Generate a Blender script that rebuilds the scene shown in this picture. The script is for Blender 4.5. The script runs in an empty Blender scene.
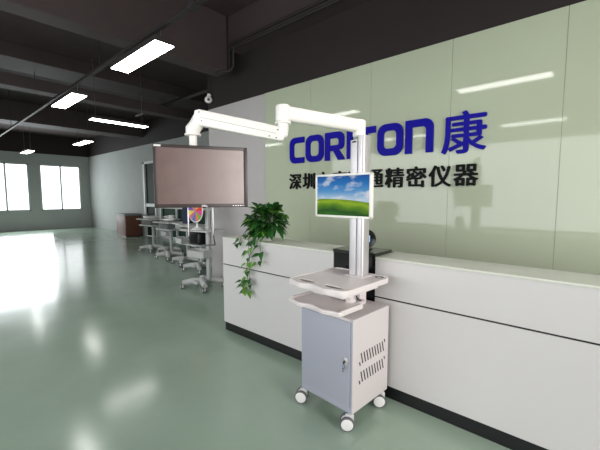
import bpy, bmesh, math, random
from mathutils import Vector, Matrix
random.seed(7)
S = bpy.context.scene
COL = S.collection
PI = math.pi

# ------------------------------------------------------------------ camera
TH = math.radians(48.8); PIT = math.atan(29/340.0)
cd = bpy.data.cameras.new('camera'); cam = bpy.data.objects.new('camera', cd); COL.objects.link(cam)
cd.sensor_fit = 'HORIZONTAL'; cd.sensor_width = 36.0; cd.lens = 36.0*340.0/600.0
cd.clip_start = 0.05; cd.clip_end = 100
fw = Vector((-math.cos(TH)*math.cos(PIT), math.sin(TH)*math.cos(PIT), -math.sin(PIT)))
cam.location = (0, 0, 1.6)
cam.rotation_euler = fw.to_track_quat('-Z', 'Y').to_euler()
S.camera = cam

# ------------------------------------------------------------------ world, light, exposure
w = bpy.data.worlds.new('world'); S.world = w; w.use_nodes = True
w.node_tree.nodes['Background'].inputs[0].default_value = (0.85, 0.93, 1.0, 1)
w.node_tree.nodes['Background'].inputs[1].default_value = 0.35
S.view_settings.view_transform = 'Standard'; S.view_settings.look = 'None'
S.view_settings.gamma = 1.0; S.view_settings.use_curve_mapping = False
S.view_settings.exposure = 0.60

def area(name, loc, target, sx, sy, power, color):
    l = bpy.data.lights.new(name, 'AREA'); l.shape = 'RECTANGLE'; l.size = sx; l.size_y = sy
    l.energy = power; l.color = color
    o = bpy.data.objects.new(name, l); COL.objects.link(o); o.location = loc
    o.rotation_euler = (Vector(target)-Vector(loc)).to_track_quat('-Z', 'Z').to_euler()
    return o
# daylight through the shop-front glazing on the right end of the room, and the street-side windows behind the camera
area('daylight_end', (4.9, 0.95, 2.1), (-5, 0.95, 2.1), 2.9, 2.9, 215, (1.0, 0.96, 0.935))
area('daylight_front', (-3.5, -3.4, 1.9), (-3.5, 5, 1.9), 9.0, 2.4, 185, (0.95, 0.975, 1.0))
area('far_fill', (-19.6, 3.2, 1.8), (0, 3.2, 1.8), 3.0, 2.4, 120, (0.92, 0.97, 1.0))  # fill light added to brighten the far end

# ------------------------------------------------------------------ helpers
def lin(c):
    return tuple(((x/255)/12.92 if x/255 <= 0.04045 else (((x/255)+0.055)/1.055)**2.4) for x in c)
def mat(name, rgb, rough=0.5, metal=0.0, spec=0.5, emit=None, es=1.0, var=0.0, scale=8.0, bump=0.0, bscale=200.0, coat=0.0, rvar=0.0):
    m = bpy.data.materials.new(name); m.use_nodes = True
    nt = m.node_tree; b = nt.nodes['Principled BSDF']
    c = lin(rgb)
    b.inputs['Base Color'].default_value = (*c, 1); b.inputs['Roughness'].default_value = rough
    b.inputs['Metallic'].default_value = metal; b.inputs['Specular IOR Level'].default_value = spec
    b.inputs['Coat Weight'].default_value = coat
    tc = nt.nodes.new('ShaderNodeTexCoord')
    if var or rvar:
        n = nt.nodes.new('ShaderNodeTexNoise'); n.inputs['Scale'].default_value = scale; n.inputs['Detail'].default_value = 4
        nt.links.new(tc.outputs['Object'], n.inputs['Vector'])
        if var:
            r = nt.nodes.new('ShaderNodeValToRGB')
            r.color_ramp.elements[0].position = 0.3; r.color_ramp.elements[1].position = 0.7
            r.color_ramp.elements[0].color = (*[x*(1-var) for x in c], 1)
            r.color_ramp.elements[1].color = (*[min(1, x*(1+var)) for x in c], 1)
            nt.links.new(n.outputs['Fac'], r.inputs[0]); nt.links.new(r.outputs[0], b.inputs['Base Color'])
        if rvar:
            mr = nt.nodes.new('ShaderNodeMapRange'); mr.inputs[3].default_value = max(0, rough-rvar); mr.inputs[4].default_value = rough+rvar
            nt.links.new(n.outputs['Fac'], mr.inputs[0]); nt.links.new(mr.outputs[0], b.inputs['Roughness'])
    if bump:
        n2 = nt.nodes.new('ShaderNodeTexNoise'); n2.inputs['Scale'].default_value = bscale
        bp = nt.nodes.new('ShaderNodeBump'); bp.inputs['Strength'].default_value = bump; bp.inputs['Distance'].default_value = 0.002
        nt.links.new(tc.outputs['Object'], n2.inputs['Vector']); nt.links.new(n2.outputs['Fac'], bp.inputs['Height'])
        nt.links.new(bp.outputs[0], b.inputs['Normal'])
    if emit:
        b.inputs['Emission Color'].default_value = (*emit, 1); b.inputs['Emission Strength'].default_value = es
    return m

M = {}
M['floor'] = mat('green_epoxy_floor', (149, 168, 152), 0.16, spec=0.6, var=0.06, scale=1.3, rvar=0.05, bump=0.04, bscale=6)
M['ceiling'] = mat('dark_ceiling_paint', (56, 44, 44), 0.85, var=0.1, scale=2)
M['beam'] = mat('dark_beam_paint', (60, 49, 50), 0.7, var=0.08, scale=2)
M['blackwall'] = mat('black_wall_paint', (34, 26, 25), 0.75, var=0.08, scale=3)
M['pipe'] = mat('black_pipe', (32, 27, 27), 0.6, var=0.05)
M['greywall'] = mat('grey_wall_paint', (180, 177, 177), 0.8, var=0.02, scale=3)
M['farwall'] = mat('far_wall_paint', (170, 175, 172), 0.8, var=0.03, scale=2)
M['dimwall'] = mat('taupe_wall_paint', (118, 110, 106), 0.8, var=0.03, scale=2)
M['glasswall'] = mat('pale_green_back_painted_glass', (179, 188, 165), 0.05, spec=0.5, var=0.025, scale=0.9)
M['counter'] = mat('white_counter_laminate', (211, 208, 207), 0.4, var=0.01, scale=2)
M['countertop'] = mat('cream_counter_top', (214, 216, 204), 0.3, var=0.01)
M['black'] = mat('black_plinth', (16, 17, 19), 0.4, var=0.1)
M['blackgloss'] = mat('black_gloss_panel', (10, 10, 11), 0.18, var=0.1)
M['slab'] = mat('dark_slab', (30, 33, 28), 0.2, var=0.1)
M['blue'] = mat('blue_acrylic', (10, 3, 146), 0.45, spec=0.12, var=0.02)
M['letterblack'] = mat('black_acrylic', (10, 10, 11), 0.5, spec=0.12, var=0.05)
M['plastic'] = mat('warm_white_plastic', (228, 220, 219), 0.35, var=0.01)
M['armwhite'] = mat('white_enamel', (244, 241, 236), 0.3, var=0.01)
M['steelpaint'] = mat('light_powder_coat', (208, 201, 201), 0.5, var=0.015, scale=3, bump=0.15, bscale=400)
M['door'] = mat('grey_blue_powder_coat', (164, 166, 179), 0.5, var=0.02, scale=3, bump=0.15, bscale=400)
M['alu'] = mat('anodised_aluminium', (204, 201, 204), 0.36, metal=0.6, var=0.02, scale=3)
M['chrome'] = mat('chrome', (165, 165, 168), 0.3, metal=1.0, var=0.02)
M['dark'] = mat('dark_recess', (40, 38, 40), 0.6, var=0.05)
M['holeshade'] = mat('hole_shade_taupe', (128, 116, 112), 0.5, var=0.03)
M['rubber'] = mat('grey_rubber', (92, 92, 96), 0.5, var=0.05)
M['hub'] = mat('white_wheel_hub', (225, 224, 222), 0.4, var=0.02)
M['fork'] = mat('caster_fork', (206, 206, 208), 0.35, var=0.02)
M['bezel'] = mat('dark_grey_monitor_bezel', (58, 49, 49), 0.4, var=0.04)
M['silver'] = mat('silver_badge', (225, 222, 220), 0.3, metal=0.6, var=0.02)
M['cart'] = mat('far_cart_grey', (186, 188, 186), 0.45, var=0.03)
M['cartdark'] = mat('far_cart_dark_grey', (120, 124, 124), 0.5, var=0.03)
M['white'] = mat('plain_white', (230, 230, 228), 0.5, var=0.02)
M['leaf'] = mat('pothos_leaf', (34, 86, 30), 0.4, var=0.45, scale=9)
M['leaflight'] = mat('pothos_leaf_young', (98, 148, 52), 0.4, var=0.35, scale=12)
M['vine'] = mat('vine_stem', (96, 104, 78), 0.6, var=0.15)
M['pot'] = mat('white_pot', (226, 226, 222), 0.35, var=0.02)
M['soil'] = mat('soil', (50, 38, 28), 0.9, var=0.3, scale=60)
M['wood'] = mat('brown_wood', (104, 66, 48), 0.5, var=0.2, scale=14)
M['frame'] = mat('white_frame', (196, 202, 200), 0.5, var=0.02)
M['tint'] = mat('dark_green_glass', (34, 50, 44), 0.6, spec=0.1, var=0.08, scale=2)
M['board'] = mat('green_glazing', (26, 60, 46), 0.6, spec=0.1, var=0.08, scale=2)
M['lamp'] = mat('lamp_diffuser', (250, 250, 250), 0.4, emit=(1.0, 0.985, 0.95), es=9.0, var=0.01)
M['housing'] = mat('lamp_housing', (44, 40, 40), 0.5, var=0.05)
M['navy'] = mat('navy_binder', (36, 44, 74), 0.5, var=0.1)
M['addedwindow'] = mat('added_window_glow', (240, 244, 248), 0.3, emit=(0.95, 0.98, 1.0), es=1.3, var=0.01)  # glow of the two added end windows

def tag(o, label=None, cat=None, group=None, kind=None):
    if label: o['label'] = label
    if cat: o['category'] = cat
    if group: o['group'] = group
    if kind: o['kind'] = kind
    return o
def thing(name, label, cat, loc=(0, 0, 0), rz=0.0, group=None):
    o = bpy.data.objects.new(name, None); COL.objects.link(o); o.location = loc; o.rotation_euler = (0, 0, rz)
    o.empty_display_size = 0.05
    return tag(o, label, cat, group)

class MB:
    def __init__(s): s.bm = bmesh.new()
    def add(s, other, mtx=None):
        me = bpy.data.meshes.new('t'); other.to_mesh(me); other.free()
        if mtx is not None: me.transform(mtx)
        s.bm.from_mesh(me); bpy.data.meshes.remove(me); return s
    def box(s, x0, x1, y0, y1, z0, z1, bev=0.0, seg=2, mtx=None):
        b = bmesh.new(); bmesh.ops.create_cube(b, size=1)
        for v in b.verts:
            v.co = Vector(((x0+x1)/2+v.co.x*(x1-x0), (y0+y1)/2+v.co.y*(y1-y0), (z0+z1)/2+v.co.z*(z1-z0)))
        if bev: bmesh.ops.bevel(b, geom=b.edges[:], offset=bev, segments=seg, profile=0.6, affect='EDGES')
        return s.add(b, mtx)
    def cyl(s, p0, p1, r0, r1=None, n=24, bev=0.0):
        p0 = Vector(p0); p1 = Vector(p1); r1 = r0 if r1 is None else r1
        b = bmesh.new(); L = (p1-p0).length
        bmesh.ops.create_cone(b, cap_ends=True, segments=n, radius1=r0, radius2=r1, depth=L)
        if bev:
            ed = [e for e in b.edges if abs(e.verts[0].co.z-e.verts[1].co.z) < 1e-6]
            bmesh.ops.bevel(b, geom=ed, offset=bev, segments=3, profile=0.5, affect='EDGES')
        q = (p1-p0).to_track_quat('Z', 'Y').to_matrix().to_4x4()
        return s.add(b, Matrix.Translation((p0+p1)/2) @ q)
    def ball(s, c, r, sc=(1, 1, 1), n=16):
        b = bmesh.new(); bmesh.ops.create_uvsphere(b, u_segments=n*2, v_segments=n, radius=r)
        return s.add(b, Matrix.Translation(c) @ Matrix.Diagonal((*sc, 1)))
    def tube(s, pts, r, n=10, closed=False, flat=None):
        pts = [Vector(p) for p in pts]; N = len(pts); rings = []
        up = Vector((0, 0, 1)); prev = None
        for i, p in enumerate(pts):
            if closed: t = (pts[(i+1) % N]-pts[i-1]).normalized()
            else: t = (pts[min(i+1, N-1)]-pts[max(i-1, 0)]).normalized()
            if prev is None:
                a = up if abs(t.dot(up)) < 0.9 else Vector((1, 0, 0)); u = t.cross(a).normalized()
            else:
                u = (prev - t*prev.dot(t)).normalized()
            prev = u; v = t.cross(u)
            rr = r[i] if isinstance(r, (list, tuple)) else r
            rings.append([s.bm.verts.new(p+u*math.cos(2*PI*k/n)*rr+v*math.sin(2*PI*k/n)*rr) for k in range(n)])
        for i in range(N if closed else N-1):
            A = rings[i]; B = rings[(i+1) % N]
            for k in range(n):
                try: s.bm.faces.new((A[k], A[(k+1) % n], B[(k+1) % n], B[k]))
                except ValueError: pass
        if not closed:
            s.bm.faces.new(rings[0][::-1]); s.bm.faces.new(rings[-1])
        return s
    def prism(s, prof, axis_mtx, length, bev=0.0):
        b = bmesh.new(); vs = [b.verts.new((x, y, 0)) for x, y in prof]; f = b.faces.new(vs)
        r = bmesh.ops.extrude_face_region(b, geom=[f])
        for v in [e for e in r['geom'] if isinstance(e, bmesh.types.BMVert)]: v.co.z += length
        bmesh.ops.recalc_face_normals(b, faces=b.faces[:])
        if bev: bmesh.ops.bevel(b, geom=b.edges[:], offset=bev, segments=2, profile=0.6, affect='EDGES')
        return s.add(b, axis_mtx)
    def lathe(s, prof, c=(0, 0, 0), n=32, mtx=None):
        b = bmesh.new(); rings = []
        for r, z in prof: rings.append([b.verts.new((r*math.cos(2*PI*k/n), r*math.sin(2*PI*k/n), z)) for k in range(n)] if r > 1e-5 else [b.verts.new((0, 0, z))])
        for A, B in zip(rings, rings[1:]):
            for k in range(n):
                if len(A) == 1 and len(B) == 1: continue
                if len(A) == 1: b.faces.new((A[0], B[(k+1) % n], B[k]))
                elif len(B) == 1: b.faces.new((A[k], A[(k+1) % n], B[0]))
                else: b.faces.new((A[k], A[(k+1) % n], B[(k+1) % n], B[k]))
        bmesh.ops.recalc_face_normals(b, faces=b.faces[:])
        return s.add(b, (mtx or Matrix.Translation(c)))
    def build(s, name, m, parent=None, smooth=40):
        me = bpy.data.meshes.new(name); bmesh.ops.recalc_face_normals(s.bm, faces=s.bm.faces[:]) ; s.bm.to_mesh(me); s.bm.free()
        me.materials.append(m)
        if smooth:
            for p in me.polygons: p.use_smooth = True
            me.set_sharp_from_angle(angle=math.radians(smooth))
        o = bpy.data.objects.new(name, me); COL.objects.link(o)
        if parent: o.parent = parent
        return o

def curve_mesh(cu):
    o = bpy.data.objects.new('tmp', cu); COL.objects.link(o)
    bpy.context.view_layer.update()
    dg = bpy.context.evaluated_depsgraph_get()
    me = bpy.data.meshes.new_from_object(o.evaluated_get(dg))
    bpy.data.objects.remove(o); return me
def plate(loops, half, bev=0.0):
    """filled 2-D outline with holes, thickened: a mesh in the xy plane"""
    cu = bpy.data.curves.new('c', 'CURVE'); cu.dimensions = '2D'; cu.fill_mode = 'BOTH'
    cu.extrude = half; cu.bevel_depth = bev; cu.bevel_resolution = 2; cu.offset = -bev
    for lp in loops:
        sp = cu.splines.new('POLY'); sp.points.add(len(lp)-1)
        for p, (x, y) in zip(sp.points, lp): p.co = (x, y, 0, 1)
        sp.use_cyclic_u = True
    return curve_mesh(cu)
def from_mesh(name, me, m, parent=None, mtx=None, smooth=35):
    if mtx is not None: me.transform(mtx)
    me.materials.clear(); me.materials.append(m); me.name = name
    if smooth:
        for p in me.polygons: p.use_smooth = True
        me.set_sharp_from_angle(angle=math.radians(smooth))
    o = bpy.data.objects.new(name, me); COL.objects.link(o)
    if parent: o.parent = parent
    return o
def text_mesh(body, size, ext, offset=0.0):
    cu = bpy.data.curves.new('t', 'FONT'); cu.body = body; cu.size = size; cu.extrude = ext; cu.offset = offset
    return curve_mesh(cu)
def rrect(x0, x1, y0, y1, r, n=8):
    """rounded rectangle; r = one radius or (bl, br, tr, tl)"""
    if not isinstance(r, tuple): r = (r,)*4
    out = []
    for (cx, cy, sx, sy, a0, rr) in ((x0, y0, 1, 1, PI, r[0]), (x1, y0, -1, 1, 1.5*PI, r[1]), (x1, y1, -1, -1, 0, r[2]), (x0, y1, 1, -1, .5*PI, r[3])):
        if rr <= 0: out.append((cx, cy)); continue
        ox = cx+sx*rr; oy = cy+sy*rr
        for k in range(n+1):
            a = a0+k/n*PI/2; out.append((ox+rr*math.cos(a), oy+rr*math.sin(a)))
    return out
def copy_tree(o, parent=None):
    c = o.copy(); COL.objects.link(c); c.parent = parent
    for ch in list(o.children): copy_tree(ch, c)
    return c
def struct(name, mb, m): return tag(mb.build(name, m, smooth=0), kind='structure')

# ------------------------------------------------------------------ the room
XL, XR, YF, YB, YW, ZC = -20.0, 5.0, -3.5, 6.2, 3.85, 4.5
struct('floor', MB().box(XL, XR, YF, YB, -0.1, 0), M['floor'])
struct('ceiling', MB().box(XL, XR, YF, YB, ZC, ZC+0.1), M['ceiling'])
struct('wall_back_black', MB().box(-5.7, XR, YW, YW+0.15, 3.235, ZC), M['blackwall'])
struct('wall_back_grey', MB().box(-5.7, -4.115, YW+0.004, YW+0.15, 0, 3.235), M['greywall'])
g = MB()
xs = [-4.115, -3.16, -2.19, -1.235, -0.28, 0.68, 1.64, 2.6, 3.56, XR]
for a, b in zip(xs, xs[1:]): g.box(a+0.0015, b-0.0015, YW-0.008, YW+0.006, 0, 3.235)
struct('wall_back_glass', g, M['glasswall'])
struct('wall_back_backing', MB().box(-4.115, XR, YW+0.006, YW+0.15, 0, 3.235), M['cartdark'])
struct('wall_return', MB().box(-5.7, -5.55, YW+0.15, YB, 0, ZC), M['farwall'])
struct('wall_front', MB().box(XL, XR, YF-0.15, YF, 0, ZC), M['dimwall'])
struct('wall_right', MB().box(XR, XR+0.15, YF, YB, 0, ZC), M['dimwall'])
# far wall with its dark upper band, a glazed door and glazed partition
wf = MB()
def wallrect(mb, x0, x1, z0, z1): mb.box(x0, x1, YB, YB+0.15, z0, z1)
wallrect(wf, XL, -13.75, 0, 3.6); wallrect(wf, -13.75, -5.7, 2.95, 3.6); wallrect(wf, -9.0, -5.7, 0, 2.95)
wallrect(wf, -12.72, -12.45, 0, 2.95)
struct('wall_far', wf, M['farwall'])
struct('wall_far_upper', MB().box(XL, -5.7, YB-0.02, YB+0.15, 3.6, ZC), M['blackwall'])
d = struct('door_1', MB().box(-13.66, -12.8, YB+0.03, YB+0.06, 0.02, 2.88), M['tint'])
f = MB()
for a in ((-13.75, -13.62), (-12.83, -12.72)): f.box(*a, YB-0.03, YB+0.1, 0, 2.95, 0.005)
f.box(-13.75, -12.72, YB-0.03, YB+0.1, 2.86, 2.95, 0.005); f.box(-13.66, -12.8, YB-0.02, YB+0.08, 1.18, 1.3)
f.build('door_frame', M['frame'], d, 0)
d = struct('window_1', MB().box(-12.4, -9.05, YB+0.04, YB+0.06, 0.1, 2.9), M['board'])
f = MB()
for a in (-12.45, -11.3, -10.15, -9.08): f.box(a, a+0.08, YB-0.02, YB+0.1, 0, 2.95, 0.005)
for a in (0, 1.14, 2.88): f.box(-12.45, -9.0, YB-0.018, YB+0.09, a, a+0.07, 0.005)
f.build('window_frame', M['frame'], d, 0)
# end wall; two glowing windows are added to brighten the left side
we = MB(); we.box(XL-0.15, XL, YF, YB, 0, 0.9); we.box(XL-0.15, XL, YF, YB, 3.1, 3.6)
for a, b in ((YF, 2.0), (3.7, 4.1), (5.8, YB)): we.box(XL-0.15, XL, a, b, 0.9, 3.1)
struct('wall_left', we, M['farwall'])
struct('wall_left_upper', MB().box(XL-0.15, XL, YF, YB, 3.6, ZC), M['blackwall'])
for i, (a, b) in enumerate(((2.0, 3.7), (4.1, 5.8))):
    d = struct('window_%d' % (i+2), MB().box(XL-0.1, XL-0.08, a, b, 0.9, 3.1), M['addedwindow'])
    f = MB()
    for q in (a, (a+b)/2-0.03, b-0.06): f.box(XL-0.09, XL-0.02, q, q+0.06, 0.9, 3.1)
    for q in (0.9, 3.04): f.box(XL-0.09, XL-0.02, a, b, q, q+0.06)
    f.build('window_frame', M['frame'], d, 0)

# beams
struct('trim_1', MB().box(-5.0, -4.7, YF, 3.56, 3.61, ZC, 0.01), M['beam'])
struct('trim_2', MB().box(-4.7, XR, 3.58, YW, 3.98, ZC, 0.01), M['beam'])
struct('trim_3', MB().box(-9.4, -8.5, YF, YB, 4.22, ZC, 0.01), M['beam'])
struct('trim_4', MB().box(-9.1, -8.75, YF, YB, 3.75, 3.98, 0.01), M['beam'])
struct('trim_5', MB().box(-14.4, -13.6, YF, YB, 3.9, ZC, 0.01), M['beam'])
struct('trim_6', MB().box(-4.7, 4.9, -1.2, -0.9, 4.1, ZC, 0.01), M['beam'])
tag(MB().tube([(XR, 3.545, 3.95), (-4.46, 3.545, 3.95), (-4.52, 3.55, 3.92), (-4.54, 3.56, 3.84), (-4.54, 3.56, 3.68), (-4.58, 3.52, 3.61), (-4.75, 3.4, 3.59)], 0.018).build('conduit_pipe', M['pipe']),
    'lower thin dark pipe along the wall beam, bending down at its end', 'pipe')
tag(MB().tube([(XR, 3.545, 4.03), (-4.58, 3.545, 4.03), (-4.64, 3.555, 3.99), (-4.65, 3.56, 3.9), (-4.65, 3.56, 3.66)], 0.016).build('conduit_pipe', M['pipe']),
    'upper thin dark pipe running along the face of the wall beam', 'pipe')
tag(MB().tube([(-10.5, 4.6, 4.0), (-4.9, 4.6, 4.0)], 0.05).build('ceiling_pipe', M['pipe']), 'thick dark pipe high beyond the cross beam at the left', 'pipe')
tk = thing('cable_trunking', 'black cable trunking hanging under the dark ceiling above the near lamp', 'cable trunking', (-3.0, 1.9, 3.4))
MB().box(-16.0, 4.0, -0.025, 0.025, 0.0, 0.035, 0.004).build('channel', M['pipe'], tk, 0)
for x in (-12, -9, -6.2, -2.5, 0.9, 3.5):
    MB().cyl((x+0.05, 0, 0.05), (x+0.05, 0, ZC-3.4), 0.006, n=8).build('hanger_rod', M['pipe'], tk)
MB().box(-0.05, 0.05, -0.05, 0.05, -0.01, 0.06, 0.005).build('junction_box', M['pipe'], tk, 0)

# lamps: long flat pendants
def make_lamp(up):
    t = thing('pendant_lamp', 'x', 'lamp')
    MB().box(-0.6, 0.6, -0.112, 0.112, 0.006, 0.062, 0.004).build('housing', M['housing'], t, 0)
    MB().box(-0.594, 0.594, -0.106, 0.106, -0.006, 0.008, 0.002).build('diffuser', M['lamp'], t, 0)
    for sx in (-0.5, 0.5):
        MB().tube([(sx, 0.0, 0.06), (sx, 0.01, up)], 0.003, 6).build('suspension_cable', M['chrome'], t)
    return t
lamp0 = make_lamp(0.171); lamp1 = make_lamp(ZC-3.24)
lamps = [
 ((-4.195, 1.905, 3.23), 0, 'bright flat pendant lamp nearest the camera, cut by the left edge of the photo'),
 ((-8.26, 3.24, 3.24), PI/2, 'small bright pendant lamp far off at the left above the monitor'),
 ((-1.15, 1.905, 3.23), 0, 'pendant lamp above the reception counter, out of view overhead'),
 ((1.6, 1.905, 3.23), 0, 'pendant lamp over the right end of the room, out of view overhead'),
 ((-7.0, 1.905, 3.23), 0, 'second pendant lamp of the near row, left of the photo'),
 ((-8.2, -0.1, 3.24), 0, 'pendant lamp of the front row, mirrored small in the glass wall'),
 ((-4.2, -1.6, 3.24), 0, 'pendant lamp of the front row behind the camera'),
 ((-1.2, -1.6, 3.24), 0, 'pendant lamp behind the camera at the right'),
 ((-12.2, 3.65, 3.24), 0, 'pendant lamp over the far carts'),
 ((-12.2, 0.6, 3.24), 0, 'pendant lamp at the far left end of the room'),
 ((-16.2, 3.0, 3.24), 0, 'farthest pendant lamp before the added end windows'),
]
for i, (loc, rz, lab) in enumerate(lamps):
    src = lamp0 if abs(loc[1]-1.905) < 0.01 else lamp1
    o = src if i < 2 else copy_tree(src)
    o.location = loc; o.rotation_euler = (0, 0, rz); o['label'] = lab; o['group'] = 'flat pendant lamps in rows'

# small white camera at the corner of the black wall
sc = thing('security_camera', 'small white security camera at the left corner of the black wall', 'camera', (-5.58, 3.78, 3.39))
MB().ball((0, 0, 0), 0.07, (1, 1, 0.9)).cyl((0, 0, 0.02), (0, 0.02, 0.1), 0.035).build('body', M['white'], sc)
MB().cyl((0.05, -0.03, -0.01), (0.068, -0.045, -0.016), 0.024).build('lens', M['black'], sc)
MB().tube([(0, 0.01, 0.08), (-0.02, 0.02, 0.6), (-0.02, 0.02, 1.08)], 0.006, 6).build('cable', M['pipe'], sc)

# ------------------------------------------------------------------ sign on the glass
SY = YW-0.012
RX = Matrix.Rotation(PI/2, 4, 'X')     # xy plane -> xz plane facing -y
def letter(name, loops, x, z, label):
    me = plate(loops, 0.009)
    o = from_mesh(name, me, M['blue'], None, RX)
    o.location = (x, SY-0.008, z)
    return tag(o, label, 'sign letter', 'big blue letters on the glass wall')
H0, H1 = 2.085, 2.462; HH = H1-H0; ST = 0.083
def cpoly(w):
    out = rrect(0, w, 0, HH, (0.085, 0, 0, 0.085)); return out
wC = 0.285
C = [(wC, HH), ] + rrect(0, wC, 0, HH, (0.09, 0, 0, 0.09))[::1]
# C drawn as an outline: outer left side, inner cut open to the right
def arc(cx, cy, r, a0, a1, n=8): return [(cx+r*math.cos(a0+(a1-a0)*k/n), cy+r*math.sin(a0+(a1-a0)*k/n)) for k in range(n+1)]
ro, ri = 0.10, 0.045
Cl = [(wC, HH)] + arc(ro, HH-ro, ro, PI/2, PI) + arc(ro, ro, ro, PI, 1.5*PI) + [(wC, 0), (wC, ST)] + arc(ST+ri, ST+ri, ri, 1.5*PI, PI) + arc(ST+ri, HH-ST-ri, ri, PI, PI/2) + [(wC, HH-ST)]
letter('sign_letter_c', [Cl], -3.556, H0, 'blue letter C, first of the big word on the glass wall')
def O(w): return [rrect(0, w, 0, HH, 0.11), rrect(ST, w-ST, ST, HH-ST, 0.05)]
letter('sign_letter_o', O(0.325), -3.241, H0, 'blue letter O between the C and the R of the big word')
wR = 0.335
mid = 0.155
Ro = [(0, 0), (0, HH)] + arc(wR-0.02-0.09, HH-0.09, 0.09, PI/2, 0) + arc(wR-0.02-0.07, mid+0.05, 0.07, 0, -PI/2+0.35)[:-1] + [(wR-0.10, mid-0.018), (wR, 0), (wR-0.115, 0), (wR-0.195, mid-0.03), (ST, mid-0.03), (ST, 0)]
Ri = rrect(ST, wR-0.02-ST, mid+0.045, HH-ST, (0.0, 0.03, 0.04, 0.0))
letter('sign_letter_r', [Ro, Ri], -2.891, H0, 'blue letter R with slanting leg left of the mast')
letter('sign_letter_i', [[(0, 0), (0, HH), (0.092, HH), (0.092, 0)]], -2.532, H0, 'blue letter I showing beside the mast top')
letter('sign_letter_t', [[(0, HH), (0, HH-ST), (0.11, HH-ST), (0.11, 0), (0.2, 0), (0.2, HH-ST), (0.31, HH-ST), (0.31, HH)]], -2.42, H0, 'blue letter T mostly hidden behind the mast')
letter('sign_letter_o', O(0.33), -2.086, H0, 'blue letter O right of the mast')
wN = 0.325
letter('sign_letter_n', [[(0, 0), (0, HH)] + arc(wN-0.10, HH-0.10, 0.10, PI/2, 0) + [(wN, 0), (wN-ST, 0)] + arc(wN-ST-0.045, HH-ST-0.045, 0.045, 0, PI/2) + [(ST, HH-ST), (ST, 0)]], -1.728, H0, 'blue letter n, last of the big word')
def glyph(ch, x, z, size, m, label, name, grp, off, ext=0.008):
    me0 = text_mesh(ch, size, ext, 0.0); b = bmesh.new()
    for k, (dx, dz) in enumerate(((0, 0), (-off, 0), (off, 0), (0, -off*.7), (0, off*.7))):
        m2 = me0.copy(); m2.transform(Matrix.Translation((dx, dz, 0.0002*k))); b.from_mesh(m2); bpy.data.meshes.remove(m2)
    me = me0; b.to_mesh(me); b.free()
    vs = [v.co for v in me.vertices]
    if vs:
        x0 = min(v.x for v in vs); y0 = min(v.y for v in vs); x1 = max(v.x for v in vs); y1 = max(v.y for v in vs)
        me.transform(Matrix.Translation((-(x0+x1)/2, -(y0+y1)/2, 0)))
    o = from_mesh(name, me, m, None, RX, 0); o.location = (x, SY-ext+0.001, z)
    return tag(o, label, 'sign letter', grp)
glyph('康', -1.095, 2.262, 0.455, M['blue'], 'large blue Chinese character at the right end of the big word', 'sign_character', 'big blue letters on the glass wall', 0.009)
labs = ['first small black Chinese character, under the blue C', 'second small black Chinese character, under the blue O next to the C',
        'third small black Chinese character, mostly behind the small monitor', 'fourth small black Chinese character, its top showing over the small monitor',
        'fifth small black Chinese character, hidden behind the mast', 'small black Chinese character just right of the small monitor',
        'small black Chinese character under the second blue O', 'small black Chinese character under the blue n',
        'small black Chinese character under the gap before the large blue character', 'last small black Chinese character, under the large blue one']
for i, (ch, lab) in enumerate(zip('深圳市康瑞通精密仪器', labs)):
    glyph(ch, -3.448+i*0.2657, 1.818, 0.248, M['letterblack'], lab, 'sign_character', 'small black characters on the glass wall', 0.0065)

# ------------------------------------------------------------------ reception counter
CY = 2.385; CT = 1.122
def counter(x0, x1, label):
    t = thing('reception_counter', label, 'counter', (x0, CY, 0)); L = x1-x0
    MB().box(0, L, 0.02, 0.34, 0.0, 0.105).build('kick_plate', M['black'], t, 0)
    MB().box(0, L, 0.0, 0.03, 0.108, 0.797, 0.002).build('lower_panel', M['counter'], t, 0)
    MB().box(0, L, 0.0, 0.03, 0.809, CT-0.012, 0.002).build('upper_panel', M['counter'], t, 0)
    MB().box(0, L, 0.008, 0.33, 0.10, 0.82).build('groove', M['black'], t, 0)
    MB().box(0.001, L-0.001, 0.024, 0.335, 0.812, CT-0.02).build('carcass', M['counter'], t, 0)
    MB().box(-0.0, L, -0.004, 0.345, CT-0.018, CT, 0.005).build('counter_top', M['countertop'], t, 30)
    MB().box(0.0, L, 0.345, 0.9, 0.72, 0.75, 0.003).box(0, 0.03, 0.345, 0.9, 0, 0.72).box(L-0.03, L, 0.345, 0.9, 0, 0.72).build('desk', M['counter'], t, 0)
    return t
counter(-3.295, -1.704, 'white reception counter section under the trailing plant, left of the black pedestal')
counter(-1.297, 1.2, 'white reception counter section right of the cart, running out of the photo')
t = thing('black_pedestal', 'black pedestal in the gap of the white counter behind the cart mast', 'pedestal', (-1.5, CY, 0))
MB().box(-0.2, 0.2, 0.006, 0.34, 0.0, 1.12, 0.003).build('body', M['blackgloss'], t, 0)
MB().box(-0.204, 0.203, -0.006, 0.285, 1.122, 1.147, 0.003).build('top_slab', M['slab'], t, 0)
t = thing('desk_gadget', 'round black gadget with a pale blue screen standing on the black pedestal', 'desk gadget', (-1.475, 2.55, 1.147), math.radians(25))
MB().lathe([(0, 0), (0.05, 0), (0.052, 0.006), (0.02, 0.012), (0, 0.012)]).build('foot', M['black'], t)
mt = Matrix.Translation((0, 0, 0.09)) @ Matrix.Rotation(PI/2, 4, 'X')
MB().lathe([(0, -0.02), (0.068, -0.02), (0.078, -0.01), (0.08, 0.006), (0.074, 0.016), (0.066, 0.013), (0, 0.010)], mtx=mt).build('rim', M['blackgloss'], t)
MB().cyl((0, 0, 0.005), (0, 0, 0.02), 0.02).build('neck', M['black'], t)
scr = mat('gadget_screen', (150, 170, 205), 0.3, emit=lin((140, 165, 205)), es=0.5, var=0.1)
MB().box(-0.045, 0.03, -0.0165, -0.0125, 0.062, 0.118, 0.002).build('screen', scr, t, 0)

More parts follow.
